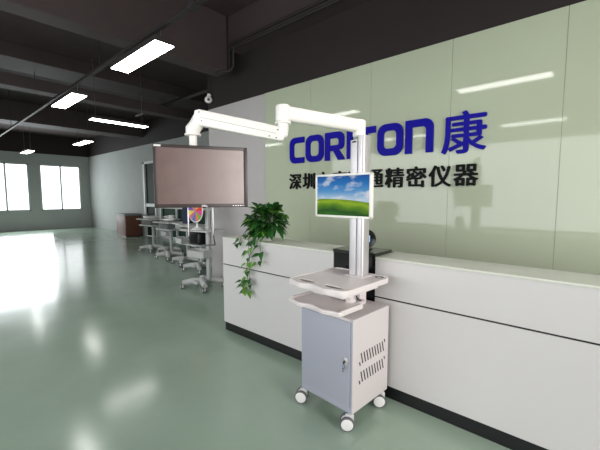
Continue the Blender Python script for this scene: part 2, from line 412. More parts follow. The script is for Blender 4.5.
# ------------------------------------------------------------------ trailing plant
pl = thing('potted_pothos', 'bushy green pothos in a white pot trailing down over the white counter', 'potted plant', (-2.70, 2.53, CT))
MB().lathe([(0, 0), (0.075, 0), (0.085, 0.01), (0.105, 0.13), (0.112, 0.14), (0.112, 0.155), (0.098, 0.155), (0.095, 0.125), (0, 0.125)]).build('pot', M['pot'], pl)
MB().lathe([(0, 0.128), (0.094, 0.128), (0.09, 0.118), (0, 0.118)]).build('soil', M['soil'], pl)
def add_leaf(bm, base, d, L, W, droop, roll=0.0):
    d = Vector(d).normalized(); side = d.cross(Vector((0, 0, 1)))
    if side.length < 0.1: side = Vector((1, 0, 0))
    side.normalize(); nrm = side.cross(d).normalized()
    side = (Matrix.Rotation(roll, 3, d) @ side); nrm = side.cross(d).normalized()
    prof = [(0.0, 0.10), (0.0, 0.62), (0.14, 0.95), (0.34, 1.0), (0.56, 0.78), (0.78, 0.42), (1.0, 0.0)]
    rows = []
    for k, (tt, wd) in enumerate(prof):
        back = -0.10 if k == 1 else 0
        c = Vector(base)+d*(L*tt)+Vector((0, 0, -1))*droop*L*tt*tt
        e = W*0.5*wd
        l = c+d*(back*L)-side*e+nrm*(e*0.28); r = c+d*(back*L)+side*e+nrm*(e*0.28)
        rows.append((bm.verts.new(l), bm.verts.new(c), bm.verts.new(r)) if wd > 0 else (bm.verts.new(c),))
    for A, B in zip(rows, rows[1:]):
        if len(B) == 3:
            bm.faces.new((A[0], A[1], B[1], B[0])); bm.faces.new((A[1], A[2], B[2], B[1]))
        else:
            bm.faces.new((A[0], A[1], B[0])); bm.faces.new((A[1], A[2], B[0]))
fol = MB(); fol2 = MB(); stm = MB()
for i in range(270):
    a = random.uniform(0, 2*PI); el = random.uniform(-0.75, 1.25)
    rr = random.uniform(0.35, 1.0)**0.7
    ex = Vector((math.cos(a)*math.cos(el)*0.235, math.sin(a)*math.cos(el)*0.16, math.sin(el)*0.18))*rr
    p = Vector((0.02, -0.03, 0.20))+ex
    if p.z < 0.165 and p.x**2+p.y**2 < 0.0155: continue
    if p.x < -0.12 and p.z > 0.27: p.z -= 0.06
    if p.x > 0.05: p.z += 0.02
    if p.z < 0.03: p.z = 0.03+random.uniform(0, .05)
    d = ex.normalized()+Vector((random.uniform(-.5, .5), random.uniform(-.7, .2), random.uniform(-.2, .5)))
    L = random.uniform(0.07, 0.115)
    add_leaf((fol if random.random() < 0.82 else fol2).bm, p, d, L, L*random.uniform(.6, .75), random.uniform(.2, .7), random.uniform(-.6, .6))
    if i % 3 == 0: stm.tube([(ex.x*0.2, ex.y*0.2, 0.13), tuple(Vector((ex.x*.6, ex.y*.6, 0.13+(p.z-0.13)*.8+.02))), tuple(p)], 0.0022, 5)
for i in range(46):   # leaves hanging over the pot
    a = random.uniform(-PI*0.95, -PI*0.05)
    p = Vector((math.cos(a)*0.125+0.01, math.sin(a)*0.125-0.01, random.uniform(0.05, 0.19)))
    d = Vector((math.cos(a)*.5+random.uniform(-.4, .4), math.sin(a)*.5, random.uniform(-.8, -.1)))
    L = random.uniform(0.06, 0.095)
    if p.z-L*1.2 < 0.0: p.z = L*1.2
    add_leaf((fol if random.random() < 0.8 else fol2).bm, p, d, L, L*.75, .25, random.uniform(-.5, .5))
    if i % 2: stm.tube([(math.cos(a)*0.05, math.sin(a)*0.05, 0.13), (math.cos(a)*0.10, math.sin(a)*0.10, 0.2), tuple(p)], 0.0022, 5)
def vine(pts, nleaf, L0, start=0.15):
    P = [Vector(p) for p in pts]; seg = []
    for i in range(len(P)-1):
        for k in range(8):
            t_ = k/8; a = P[max(i-1, 0)]; b = P[i]; c = P[i+1]; dd = P[min(i+2, len(P)-1)]
            seg.append(0.5*((2*b)+(c-a)*t_+(2*a-5*b+4*c-dd)*t_*t_+(3*b-a-3*c+dd)*t_**3))
    seg.append(P[-1]); stm.tube(seg, 0.003, 6)
    for j in range(nleaf):
        t_ = start+(1-start)*j/(max(nleaf-1, 1)); p = seg[min(int(t_*(len(seg)-1)), len(seg)-1)]
        s_ = 1 if j % 2 else -1
        d = Vector((s_*random.uniform(.5, 1), random.uniform(-.75, -.3), random.uniform(-.5, .2)))
        q = p+d.normalized()*0.03; stm.tube([p, q], 0.0018, 5)
        L = L0*random.uniform(.75, 1.15)
        add_leaf((fol if random.random() < .55 else fol2).bm, q, d, L, L*.9, random.uniform(.4, .9), s_*random.uniform(0.2, .8))
yv = -0.185
vine([(-0.08, -0.05, 0.14), (-0.10, -0.14, 0.06), (-0.085, yv, -0.04), (-0.07, yv, -0.24), (-0.075, yv, -0.40), (-0.06, yv, -0.46), (-0.085, yv, -0.53), (-0.14, yv, -0.545), (-0.18, yv, -0.50), (-0.19, yv, -0.46)], 15, 0.068)
vine([(-0.02, -0.05, 0.14), (-0.03, -0.14, 0.06), (-0.03, yv, -0.02), (-0.045, yv, -0.12), (-0.10, yv-.01, -0.26), (-0.09, yv-.01, -0.42), (-0.11, yv, -0.44)], 11, 0.066)
vine([(0.05, -0.06, 0.14), (0.08, -0.15, 0.05), (0.10, yv, -0.02), (0.11, yv, -0.10), (0.10, yv, -0.17), (0.07, yv, -0.23)], 7, 0.07)
vine([(-0.12, -0.04, 0.14), (-0.19, -0.14, 0.08), (-0.22, yv, 0.0), (-0.25, yv, -0.04), (-0.30, yv, -0.05)], 6, 0.06)
fol.build('foliage', M['leaf'], pl, 0); fol2.build('young_foliage', M['leaflight'], pl, 0); stm.build('vines', M['vine'], pl)

# ------------------------------------------------------------------ the cart with cabinet
CR = math.radians(-4)
cart = thing('medical_cart', 'white mobile medical cart with grey-blue cabinet, work tray, silver mast and overhead arm', 'medical cart', (-1.405, 2.127, 0), CR)
ci = Matrix.Translation((-1.405, 2.127, 0)) @ Matrix.Rotation(CR, 4, 'Z'); cinv = ci.inverted()
def loc(x, y, z): return cinv @ Vector((x, y, z))
HW, HD, Z0, Z1 = 0.241, 0.227, 0.112, 0.775
cab = MB().box(-HW, HW, -HD+0.004, HD, Z0, Z1, 0.006, 3).build('cabinet', M['steelpaint'], cart)
dr = MB().box(-HW+0.012, HW-0.02, -HD-0.008, -HD+0.01, Z0+0.05, Z1-0.02, 0.003).build('door', M['door'], cab)
MB().box(-HW+0.001, HW-0.003, -HD, -HD+0.008, Z0+0.002, Z0+0.046, 0.002).box(-HW+0.001, -HW+0.009, -HD, -HD+0.008, Z0+0.046, Z1-0.004, 0.001).box(HW-0.017, HW-0.003, -HD, -HD+0.008, Z0+0.046, Z1-0.004, 0.001).build('front_frame', M['door'], cab)
lk = MB().box(HW-0.062, HW-0.036, -HD-0.012, -HD-0.006, 0.455, 0.505, 0.003).cyl((HW-0.049, -HD-0.012, 0.48), (HW-0.049, -HD-0.02, 0.48), 0.009).build('lock', M['silver'], cab)
kx = HW-0.049
MB().box(kx-0.002, kx+0.002, -HD-0.04, -HD-0.018, 0.472, 0.49, 0.001).tube([(kx, -HD-0.034, 0.475), (kx-0.006, -HD-0.036, 0.455), (kx-0.004, -HD-0.03, 0.435), (kx+0.004, -HD-0.028, 0.44), (kx+0.004, -HD-0.033, 0.47)], 0.0015, 6).box(kx-0.009, kx-0.004, -HD-0.034, -HD-0.031, 0.41, 0.442, 0.001).build('key', M['dark'], cab)
# ventilation slots on the right side: two rows of slanted slots
for z0 in (0.480, 0.346):
    vt = MB()
    for k in range(11):
        y0 = -0.152+k*0.0335; zlo = z0-0.04; zhi = z0+0.04
        if k == 0: zlo, zhi = z0-0.048, z0-0.02
        if k == 10: zlo, zhi = z0+0.025, z0+0.05
        b = bmesh.new(); lean = 0.022
        def yy(z): return y0-(z-z0)/0.04*lean/2
        vs = [b.verts.new((HW-0.002, yy(zlo)-0.006, zlo)), b.verts.new((HW-0.002, yy(zlo)+0.006, zlo)), b.verts.new((HW-0.002, yy(zhi)+0.006, zhi)), b.verts.new((HW-0.002, yy(zhi)-0.006, zhi))]
        fa = b.faces.new(vs); r = bmesh.ops.extrude_face_region(b, geom=[fa])
        for v in [e for e in r['geom'] if isinstance(e, bmesh.types.BMVert)]: v.co.x += 0.003
        vt.add(b)
    vt.build('vent_slots', M['dark'], cab, 0)
# casters
def caster(x, y, ang):
    """twin wheel caster, swivelled"""
    m = Matrix.Translation((x, y, 0)) @ Matrix.Rotation(ang, 4, 'Z')
    body = MB()
    body.add(MB().cyl((0, 0, 0.085), (0, 0, Z0+0.003), 0.014).box(-0.034, 0.024, -0.013, 0.013, 0.05, 0.108, 0.008).bm, m)
    c = body.build('caster', M['fork'], cart)
    for s in (-1, 1):
        wh = MB(); mm = m @ Matrix.Translation((-0.022, s*0.026, 0.050)) @ Matrix.Rotation(PI/2, 4, 'X')
        wh.lathe([(0, -0.012), (0.043, -0.012), (0.049, -0.008), (0.050, 0), (0.049, 0.008), (0.043, 0.012), (0, 0.012)], mtx=mm)
        wo = wh.build('wheel', M['rubber'], c)
        hb = MB(); hb.lathe([(0, -0.014), (0.012, -0.015), (0.038, -0.0135), (0.042, -0.0115), (0.042, 0.0115), (0.038, 0.0135), (0.012, 0.015), (0, 0.014)], mtx=mm)
        hb.build('hub', M['hub'], c)
    return c
VIEW = math.radians(48)  # wheel faces seen from the front right
caster(-HW+0.02, -HD+0.01, math.radians(32))
caster(HW-0.02, -HD+0.01, math.radians(38))
caster(HW-0.012, HD-0.06, math.radians(42))
caster(-HW+0.02, HD-0.02, math.radians(20))

# worktop: wavy front edge with two crescent hand holes
def smooth_loop(pts, n=6):
    P = [Vector((x, y)) for x, y in pts]; N = len(P); out = []
    for i in range(N):
        a, b, c, d_ = P[i-1], P[i], P[(i+1) % N], P[(i+2) % N]
        for k in range(n):
            t_ = k/n; q = 0.5*((2*b)+(c-a)*t_+(2*a-5*b+4*c-d_)*t_*t_+(3*b-a-3*c+d_)*t_**3); out.append((q.x, q.y))
    return out
def wave_front(hw, yf, depth, n=28):
    """two scallops along the front from left to right"""
    out = []
    for k in range(n+1):
        x = -hw+2*hw*k/n; s_ = (x/hw)
        bulge = 0.030*math.exp(-((s_+0.52)/0.30)**2)+0.030*math.exp(-((s_-0.52)/0.30)**2)
        out.append((x, yf-bulge))
    return out
WX, WZ = 0.012, 0.998
hw = 0.260
yf, yb = -0.368, 0.195
out = [( -hw, yf+0.03), (-hw+0.012, yf+0.008)] + [(x, y) for x, y in wave_front(hw-0.03, yf, 0)] + [(hw-0.012, yf+0.008), (hw, yf+0.03), (hw, yb-0.05), (hw-0.015, yb-0.015), (hw-0.05, yb), (-hw+0.05, yb), (-hw+0.015, yb-0.015), (-hw, yb-0.05)]
def cres(cx, cy, w_, h_):
    pts = []
    for k in range(13): a = PI+k/12*PI; pts.append((cx+w_*math.cos(a), cy+h_*math.sin(a)))
    for k in range(1, 12): a = k/12*PI; pts.append((cx+w_*math.cos(a), cy+h_*0.25*math.sin(a)))
    return pts
holes = [cres(-0.122, yf+0.078, 0.082, 0.040), cres(0.122, yf+0.078, 0.082, 0.040)]
me = plate([out]+holes, 0.012, 0.005)
wt = from_mesh('worktop', me, M['plastic'], cart, Matrix.Translation((WX, 0, WZ-0.017)))
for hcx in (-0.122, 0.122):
    from_mesh('hole_shade', plate([cres(hcx, yf+0.078, 0.085, 0.043)], 0.002), M['holeshade'], wt, Matrix.Translation((WX, 0, WZ-0.008)))  # plate closing each hole, its darker colour stands for the shade inside
rim = [(x*0.985, y*0.985+0.0, 0) for x, y in out]
MB().tube([(WX+x, y, WZ) for x, y, _ in rim], 0.0055, 8, closed=True).build('raised_rim', M['plastic'], wt)
me = plate([[(x*0.90, y*0.90-0.002) for x, y in out]]+[[(x, y) for x, y in h_] for h_ in holes], 0.008)
MB().box(WX-0.20, WX+0.20, -0.30, 0.12, WZ-0.075, WZ-0.03, 0.012).build('underside_housing', M['plastic'], wt)
MB().lathe([(0.026, 0), (0.032, 0.002), (0.026, 0.004), (0.020, 0.002), (0.026, 0)], (WX+0.19, 0.145, WZ-0.001)).build('cup_ring', M['dark'], wt)
MB().box(-0.17, -0.11, -0.30, -0.27, 0.935, 0.952, 0.004).build('release_lever', M['dark'], wt)
# column foot between cabinet and worktop
MB().box(0.0, 0.09, 0.06, 0.15, Z1-0.003, WZ-0.03, 0.012).build('lower_column', M['plastic'], cart)
MB().box(0.10, 0.145, -0.13, -0.06, 0.83, WZ-0.04, 0.006).build('slide_bracket', M['plastic'], wt)
MB().tube([(0.16, -0.10, 0.92), (0.165, -0.07, 0.87), (0.155, -0.02, 0.85)], 0.005, 6).build('slide_cable', M['dark'], wt)
# keyboard tray
KZ = 0.852; kw = 0.238; ky0, ky1 = -0.375, -0.115
ko = [(-kw, ky0+0.03), (-kw+0.012, ky0+0.008)] + [(x, y) for x, y in wave_front(kw-0.03, ky0+0.01, 0)] + [(kw-0.012, ky0+0.008), (kw, ky0+0.03), (kw, ky1), (-kw, ky1)]
kb = from_mesh('keyboard_tray', plate([ko], 0.006, 0.003), M['plastic'], cart, Matrix.Translation((WX-0.01, 0, KZ-0.012)))
ki = [(x*0.9, (y-0.02)*0.88) for x, y in ko]
MB().tube([(WX-0.01+x, y, KZ) for x, y in ko[1:-2]], 0.011, 8).build('tray_rim', M['plastic'], kb)
for xx in (WX-0.025+kw, WX-0.01-kw): MB().box(xx, xx+0.015, ky0+0.03, ky1, KZ-0.012, KZ+0.014, 0.004).build('side_rail', M['plastic'], kb)
MB().box(WX-0.14, WX+0.15, ky1-0.03, 0.02, KZ-0.016, KZ-0.006, 0.002).box(WX-0.10, WX-0.06, -0.11, -0.03, KZ-0.01, WZ-0.05, 0.004).build('slide_rail', M['alu'], kb)

# mast
mc = loc(-1.346, 2.222, 0); mx, my = mc.x, mc.y
ZT = 2.035
prof = rrect(-0.056, 0.012, -0.052, 0.05, (0.006, 0.002, 0.006, 0.006), 4)
mast = MB().prism(rrect(-0.060, 0.004, -0.050, 0.048, (0.008, 0.003, 0.006, 0.008), 4), Matrix.Translation((mx, my, WZ-0.005)), ZT-WZ-0.02).build('mast', M['alu'], cart)
MB().prism(rrect(0.0065, 0.062, -0.054, 0.052, (0.012, 0.026, 0.026, 0.008), 6), Matrix.Translation((mx, my, WZ-0.005)), ZT-WZ+0.01).build('mast_rail', M['alu'], mast)
MB().box(mx-0.058, mx+0.05, my-0.044, my+0.044, WZ-0.004, ZT-0.03).build('mast_core', M['rubber'], mast, 0)
MB().box(mx-0.04, mx-0.005, my-0.052, my-0.048, ZT-0.045, ZT-0.033).build('mast_label', M['dark'], mast, 0)
MB().box(mx-0.085, mx+0.085, my-0.075, my+0.055, WZ-0.006, WZ+0.006, 0.004).build('mast_foot', M['plastic'], mast)
# overhead arm: from the mast to the joint
A0 = loc(-1.362, 2.222, 2.115); A1 = loc(-1.545, 1.60, 2.125)
d_ = (A1-A0).normalized()
arm = MB()
dirm = Matrix.Translation(A0) @ (d_.to_track_quat('Z', 'Y')).to_matrix().to_4x4()
La = (A1-A0).length
arm.prism(rrect(-0.040, 0.040, -0.046, 0.046, 0.026, 6), Matrix.Translation(A0-d_*0.01) @ d_.to_track_quat('Z', 'Y').to_matrix().to_4x4(), La+0.01)
arm.cyl(A1+Vector((0, 0, -0.055)), A1+Vector((0, 0, 0.052)), 0.047, bev=0.014)
arm.cyl(A0+Vector((0, 0, -0.085)), A0+Vector((0, 0, 0.044)), 0.047, bev=0.016)
arm.build('horizontal_arm', M['armwhite'], cart)
# joint and spring arm
B0 = loc(-1.545, 1.60, 1.99); B1 = loc(-1.985, 1.235, 2.106)
jt = MB()
jt.cyl(A1+Vector((0, 0, -0.055)), A1+Vector((0, 0, -0.067)), 0.052, bev=0.003)
db = (B1-B0).normalized(); sdv = db.cross(Vector((0, 0, 1))).normalized()
jt.tube([A1+Vector((0, 0, -0.06)), A1+Vector((0, 0, -0.10)), B0+Vector((0, 0, 0.012)), B0+db*0.03+Vector((0, 0, -0.012))], [0.036, 0.036, 0.036, 0.033], 16)
jt.build('elbow_joint', M['armwhite'], cart)
sp = MB()
upv = sdv.cross(db).normalized()
def arm_section(p, h, w_):
    return [p+sdv*x+upv*y for x, y in rrect(-w_, w_, -h, h, 0.012, 3)]
secs = [(0.0, 0.036, 0.030), (0.02, 0.043, 0.034), (0.25, 0.047, 0.036), (0.5, 0.049, 0.037), (0.56, 0.050, 0.038), (0.585, 0.040, 0.034)]
rings = [[sp.bm.verts.new(v) for v in arm_section(B0+db*(s_-0.01), h, w_)] for s_, h, w_ in secs]
for Aa, Bb in zip(rings, rings[1:]):
    for k in range(len(Aa)): sp.bm.faces.new((Aa[k], Aa[(k+1) % len(Aa)], Bb[(k+1) % len(Aa)], Bb[k]))
sp.bm.faces.new(rings[0][::-1]); sp.bm.faces.new(rings[-1])
spo = sp.build('spring_arm', M['armwhite'], cart, 30)
sm = MB(); 
vs = 1 if (sdv.dot(Vector((0.6, -0.8, 0))) > 0) else -1
fr = sdv*vs
a_ = B0+db*0.04+fr*0.0365-upv*0.004; b_ = B0+db*0.53+fr*0.0375-upv*0.0
sm.tube([a_, b_], 0.0018, 6); sm.build('cover_seam', M['cart'], spo)
for q, hh_ in ((0.035, 0.02), (0.035, -0.03), (0.08, -0.028), (0.545, 0.03), (0.52, -0.02)):
    p = B0+db*q+upv*hh_+fr*0.034
    MB().cyl(p, p+fr*0.0045, 0.0045, n=12).build('screw', M['cartdark'], spo)
# head at the outer end and post down to the big monitor
Cn = Vector((0.88, -0.475, 0)).normalized(); Ct = Vector((0.475, 0.88, 0)).normalized()
MC = Vector((-1.893, 1.226, 1.72))
post_w = MC-Cn*0.105-Ct*0.045
PX = loc(post_w.x-0.0, post_w.y, 0)
hd = MB()
P1 = B1.copy()
Pc = Vector((PX.x, PX.y, 2.0)); Pa = P1-db*0.035+upv*0.014
hd.tube([Pa+Vector((0, 0, 0.022)), Pa.lerp(Pc, 0.12)+Vector((0, 0, 0.008)), Pa.lerp(Pc, 0.45), Pc+Vector((0, 0, 0.03)), Pc], [0.016, 0.036, 0.044, 0.047, 0.046], 20)
hd.cyl(Vector((PX.x, PX.y, 2.002)), Vector((PX.x, PX.y, 1.990)), 0.052, bev=0.003)
hd.build('arm_head', M['armwhite'], cart)
MB().cyl(Vector((PX.x, PX.y, 1.995)), Vector((PX.x, PX.y, 1.70)), 0.025).build('drop_post', M['armwhite'], cart)
# monitor bracket and pull handle
def ml(a, n, z): 
    p = MC+Ct*a+Cn*n; return loc(p.x, p.y, MC.z+z)
br = MB(); br.tube([ml(0, -0.105, -0.01), ml(0, -0.048, -0.01)], 0.03, 12)
br.build('monitor_bracket', M['armwhite'], cart)
hn = MB()
hn.tube([ml(-0.090, -0.058, 0.0), ml(-0.090, -0.058, -0.20), ml(-0.090, -0.055, -0.37), ml(-0.090, -0.04, -0.395), ml(-0.089, 0.02, -0.425), ml(-0.07, 0.04, -0.432), ml(0.07, 0.04, -0.432), ml(0.065, 0.02, -0.425), ml(0.066, -0.04, -0.395), ml(0.066, -0.055, -0.37), ml(0.066, -0.058, -0.20), ml(0.066, -0.058, 0.0)], 0.005, 10)
hn.tube([ml(-0.090, -0.058, 0), ml(0.066, -0.058, 0)], 0.005, 8)
hn.build('pull_handle', M['chrome'], cart)

# ------------------------------------------------------------------ big monitor
def make_monitor(name, label, c, t_dir, W_, H_, D_, bz, bzmat, scrmat, curve=0.0):
    ang = math.atan2(t_dir.y, t_dir.x)
    t = thing(name, label, 'monitor', c, ang)     # local +x = right, local -y = towards viewer
    fr = MB()
    fr.box(-W_/2, W_/2, -D_*0.3, D_*0.2, -H_/2, H_/2, 0.004)
    return t, fr
t, fr = make_monitor('monitor', 'large dark switched-off monitor hanging from the white arm', MC, Ct, 0.556, 0.372, 0.04, 0, 0, 0)
fr.bm.free(); fr = MB()
W_, H_ = 0.570, 0.386; bw = 0.019
fr.box(-W_/2, W_/2, -0.014, 0.012, -H_/2, -H_/2+bw+0.004, 0.003).box(-W_/2, W_/2, -0.014, 0.012, H_/2-bw, H_/2, 0.003)
fr.box(-W_/2, -W_/2+bw, -0.014, 0.012, -H_/2, H_/2, 0.003).box(W_/2-bw-0.004, W_/2, -0.014, 0.012, -H_/2, H_/2, 0.003)
fr.build('bezel', M['bezel'], t)
scm = mat('matte_switched_off_panel', (78, 44, 40), 0.42, spec=1.0, var=0.12, scale=16, coat=1.0)
scm.node_tree.nodes['Principled BSDF'].inputs['Coat Roughness'].default_value = 0.36
scm.node_tree.nodes['Principled BSDF'].inputs['Coat IOR'].default_value = 1.9
scm.node_tree.nodes['Principled BSDF'].inputs['Coat Tint'].default_value = (1, .9, .86, 1)
nt = scm.node_tree; b = nt.nodes['Principled BSDF']
n1 = nt.nodes.new('ShaderNodeTexNoise'); n1.inputs['Scale'].default_value = 14; n1.inputs['Detail'].default_value = 6
tc = nt.nodes.new('ShaderNodeTexCoord'); nt.links.new(tc.outputs['Object'], n1.inputs['Vector'])
rp = nt.nodes.new('ShaderNodeMapRange'); rp.inputs[1].default_value = .35; rp.inputs[2].default_value = .75; rp.inputs[3].default_value = 0.36; rp.inputs[4].default_value = 0.52
nt.links.new(n1.outputs['Fac'], rp.inputs[0]); nt.links.new(rp.outputs[0], b.inputs['Roughness'])
SCM = scm
MB().box(-W_/2+bw-0.002, W_/2-bw-0.002, -0.008, 0.004, -H_/2+bw, H_/2-bw+0.002).build('screen', scm, t, 0)
MB().box(-W_/2+0.006, W_/2-0.006, 0.010, 0.030, -H_/2+0.006, H_/2-0.006, 0.008).box(-0.16, 0.16, 0.025, 0.048, -0.11, 0.11, 0.01).build('rear_shell', M['bezel'], t)
me = text_mesh('DELL', 0.016, 0.0008, 0.0006); me.transform(Matrix.Translation((-0.02, -0.0055, 0)))
from_mesh('brand_badge', me, M['silver'], t, Matrix.Translation((0.01, -0.0150, -H_/2+0.0115)) @ RX, 0)
bt = MB()
for k in range(5): bt.box(0.185+k*0.016, 0.193+k*0.016, -0.0155, -0.0135, -H_/2+0.009, -H_/2+0.0125)
bt.build('buttons', M['silver'], t, 0)
MB().box(-W_/2+0.006, -W_/2+0.045, -0.0150, -0.0135, H_/2-0.016, H_/2-0.005).build('sticker', M['white'], t, 0)

# ------------------------------------------------------------------ small monitor on the mast
m2c = Vector((-1.418, 2.092, 1.602)); a2 = math.radians(-1.5)
t = thing('monitor', 'small white-framed monitor on the mast showing a green hill and blue sky', 'monitor', m2c, a2)
W2, H2 = 0.498, 0.322; b2 = 0.016
fr = MB()
fr.box(-W2/2, W2/2, -0.012, 0.012, -H2/2, -H2/2+b2, 0.003).box(-W2/2, W2/2, -0.012, 0.012, H2/2-b2, H2/2, 0.003)
fr.box(-W2/2, -W2/2+b2, -0.012, 0.012, -H2/2, H2/2, 0.003).box(W2/2-b2, W2/2, -0.012, 0.012, -H2/2, H2/2, 0.003)
fr.build('bezel', M['armwhite'], t)
MB().box(-W2/2+0.004, W2/2-0.004, 0.004, 0.030, -H2/2+0.004, H2/2-0.004, 0.006).build('rear_shell', M['armwhite'], t)
MB().box(-0.03, 0.07, 0.028, 0.082, -0.05, 0.05, 0.004).build('mast_bracket', M['alu'], t)
wm = bpy.data.materials.new('screen_picture'); wm.use_nodes = True; nt = wm.node_tree; N = nt.nodes; L_ = nt.links
b = N['Principled BSDF']; b.inputs['Roughness'].default_value = 0.5; b.inputs['Specular IOR Level'].default_value = 0.12; b.inputs['Base Color'].default_value = (0.01, 0.01, 0.01, 1)
tc = N.new('ShaderNodeTexCoord'); sx = N.new('ShaderNodeSeparateXYZ'); L_.new(tc.outputs['Object'], sx.inputs[0])
def math_(op, a, b_=None, clamp=False):
    n = N.new('ShaderNodeMath'); n.operation = op; n.use_clamp = clamp
    for i, v in enumerate((a, b_)):
        if v is None: continue
        if isinstance(v, (int, float)): n.inputs[i].default_value = v
        else: L_.new(v, n.inputs[i])
    return n.outputs[0]
def ramp(fac, els):
    r = N.new('ShaderNodeValToRGB'); cr = r.color_ramp
    while len(cr.elements) < len(els): cr.elements.new(0.5)
    for e, (p, c) in zip(cr.elements, els): e.position = p; e.color = (*lin(c), 1)
    L_.new(fac, r.inputs[0]); return r.outputs[0]
X_, Z_ = sx.outputs['X'], sx.outputs['Z']
v = math_('MULTIPLY_ADD', Z_, 1/0.29); v.node.inputs[2].default_value = 0.5     # 0 bottom .. 1 top
u = math_('MULTIPLY_ADD', X_, 1/0.466); u.node.inputs[2].default_value = 0.5
sky = ramp(v, [(0.40, (190, 215, 236)), (0.6, (90, 158, 214)), (0.8, (20, 118, 194)), (1.0, (8, 84, 164))])
mp = N.new('ShaderNodeMapping'); mp.inputs['Scale'].default_value = (1, 1, 2.2); L_.new(tc.outputs['Object'], mp.inputs[0])
nz = N.new('ShaderNodeTexNoise'); nz.inputs['Scale'].default_value = 6.5; nz.inputs['Detail'].default_value = 6; L_.new(mp.outputs[0], nz.inputs['Vector'])
cl = math_('MULTIPLY', math_('SUBTRACT', nz.outputs['Fac'], 0.50), 6.0, True)
mx1 = N.new('ShaderNodeMix'); mx1.data_type = 'RGBA'; L_.new(cl, mx1.inputs['Factor']); L_.new(sky, mx1.inputs[6]); mx1.inputs[7].default_value = (*lin((226, 232, 244)), 1)
# hill line: high on the left third, falling to the right
hx = math_('SUBTRACT', u, 0.22); hill = math_('SUBTRACT', 0.42, math_('MULTIPLY', math_('MULTIPLY', hx, hx), 0.15))
hf = math_('GREATER_THAN', hill, v)
nz2 = N.new('ShaderNodeTexNoise'); nz2.inputs['Scale'].default_value = 5; L_.new(mp.outputs[0], nz2.inputs['Vector'])
gv = math_('ADD', math_('SUBTRACT', hill, v), math_('MULTIPLY', math_('SUBTRACT', nz2.outputs['Fac'], 0.5), 0.25))
grass = ramp(gv, [(0.0, (104, 142, 16)), (0.09, (150, 186, 30)), (0.19, (84, 136, 8)), (0.30, (22, 78, 6)), (0.42, (40, 110, 12))])
mx2 = N.new('ShaderNodeMix'); mx2.data_type = 'RGBA'; L_.new(hf, mx2.inputs['Factor']); L_.new(mx1.outputs[2], mx2.inputs[6]); L_.new(grass, mx2.inputs[7])
L_.new(mx2.outputs[2], b.inputs['Emission Color']); b.inputs['Emission Strength'].default_value = 0.50
MB().box(-W2/2+b2-0.001, W2/2-b2+0.001, -0.008, 0.005, -H2/2+b2-0.001, H2/2-b2+0.001).build('screen', wm, t, 0)
for z in (0.058, -0.03, -0.052): MB().box(-0.228, -0.222, -0.0088, -0.0078, z, z+0.006).build('desktop_icon', M['white'], t, 0)

# ------------------------------------------------------------------ far carts
def make_far_cart(hasbasket=True, zt=1.02, width=0.52, depth=0.44, m=None, label='x', cx=0.0, bz=0.50):
    m = m or M['cart']
    t = thing('equipment_cart', label, 'cart')
    bs = MB()
    bs.box(-0.06, 0.06, -0.20, 0.20, 0.10, 0.16, 0.02)
    for sx_ in (-1, 1):
        for sy_ in (-1, 1):
            b0 = Vector((0, sy_*0.04, 0.135)); b1 = Vector((sx_*0.26, sy_*0.22, 0.105))
            bs.tube([b0, b0.lerp(b1, .5)+Vector((0, 0, .012)), b1], [0.062, 0.052, 0.042], 10)
    bs.build('base', m, t)
    for sx_ in (-1, 1):
        for sy_ in (-1, 1):
            x, y = sx_*0.26, sy_*0.22
            c = MB().cyl((x, y, 0.04), (x, y, 0.10), 0.014).box(x-0.02, x+0.02, y-0.01, y+0.01, 0.04, 0.085, 0.005).build('caster', m, t)
            wl = MB()
            for s in (-1, 1): wl.cyl((x-0.01+s*0.008, y+s*0.014, 0.045), (x-0.01+s*0.016, y+s*0.026, 0.045), 0.045)
            wl.build('wheel', M['rubber'], c)
            hl = MB(); hl.cyl((x+0.0052, y-0.0272, 0.045), (x+0.008, y-0.030, 0.045), 0.028).build('hub', M['hub'], c)
    MB().box(cx-0.035, cx+0.035, 0.02, 0.08, 0.13, zt-0.02, 0.012).build('column', m, t)
    MB().box(-width/2, width/2, -depth/2, depth/2, zt-0.03, zt, 0.012).build('worktop', m, t)
    if hasbasket:
        bk = MB(); bk.box(-0.2, 0.2, -0.17, 0.02, bz, bz+0.015, 0.004)
        bk.box(-0.2, -0.19, -0.17, 0.02, bz, bz+0.14).box(0.19, 0.2, -0.17, 0.02, bz, bz+0.14).box(-0.2, 0.2, -0.17, -0.16, bz, bz+0.12).box(-0.2, 0.2, 0.01, 0.02, bz, bz+0.14)
        bk.build('basket', m, t)
    return t
near = make_far_cart(True, 1.03, 0.66, 0.42, None, 'grey-white equipment cart below the big monitor, nearest of the far carts', 0.09, 0.55)
near.location = (-5.12, 3.28, 0); near.rotation_euler = (0, 0, math.radians(12))
MB().box(0.055, 0.125, 0.02, 0.08, 1.0, 1.55, 0.012).build('upper_column', M['cart'], near)
tmpl = make_far_cart(True, 0.97, 0.58, 0.44, M['cart'], 'x')
MB().box(-0.22, 0.22, -0.16, 0.16, 0.82, 0.94, 0.015).build('drawer_unit', M['cartdark'], tmpl)
tmpl2 = make_far_cart(False, 0.95, 0.70, 0.50, M['cart'], 'x')
MB().box(-0.31, 0.31, -0.2, 0.2, 0.74, 0.78, 0.01).build('lower_shelf', M['cart'], tmpl2)
MB().box(-0.20, 0.20, -0.17, 0.15, 0.78, 0.905, 0.02).build('drawer_unit', M['cartdark'], tmpl2)
tmpl3 = make_far_cart(False, 0.98, 0.72, 0.50, M['cart'], 'x')
MB().box(-0.3, 0.3, -0.2, 0.2, 0.56, 0.59, 0.01).build('lower_shelf', M['cart'], tmpl3)
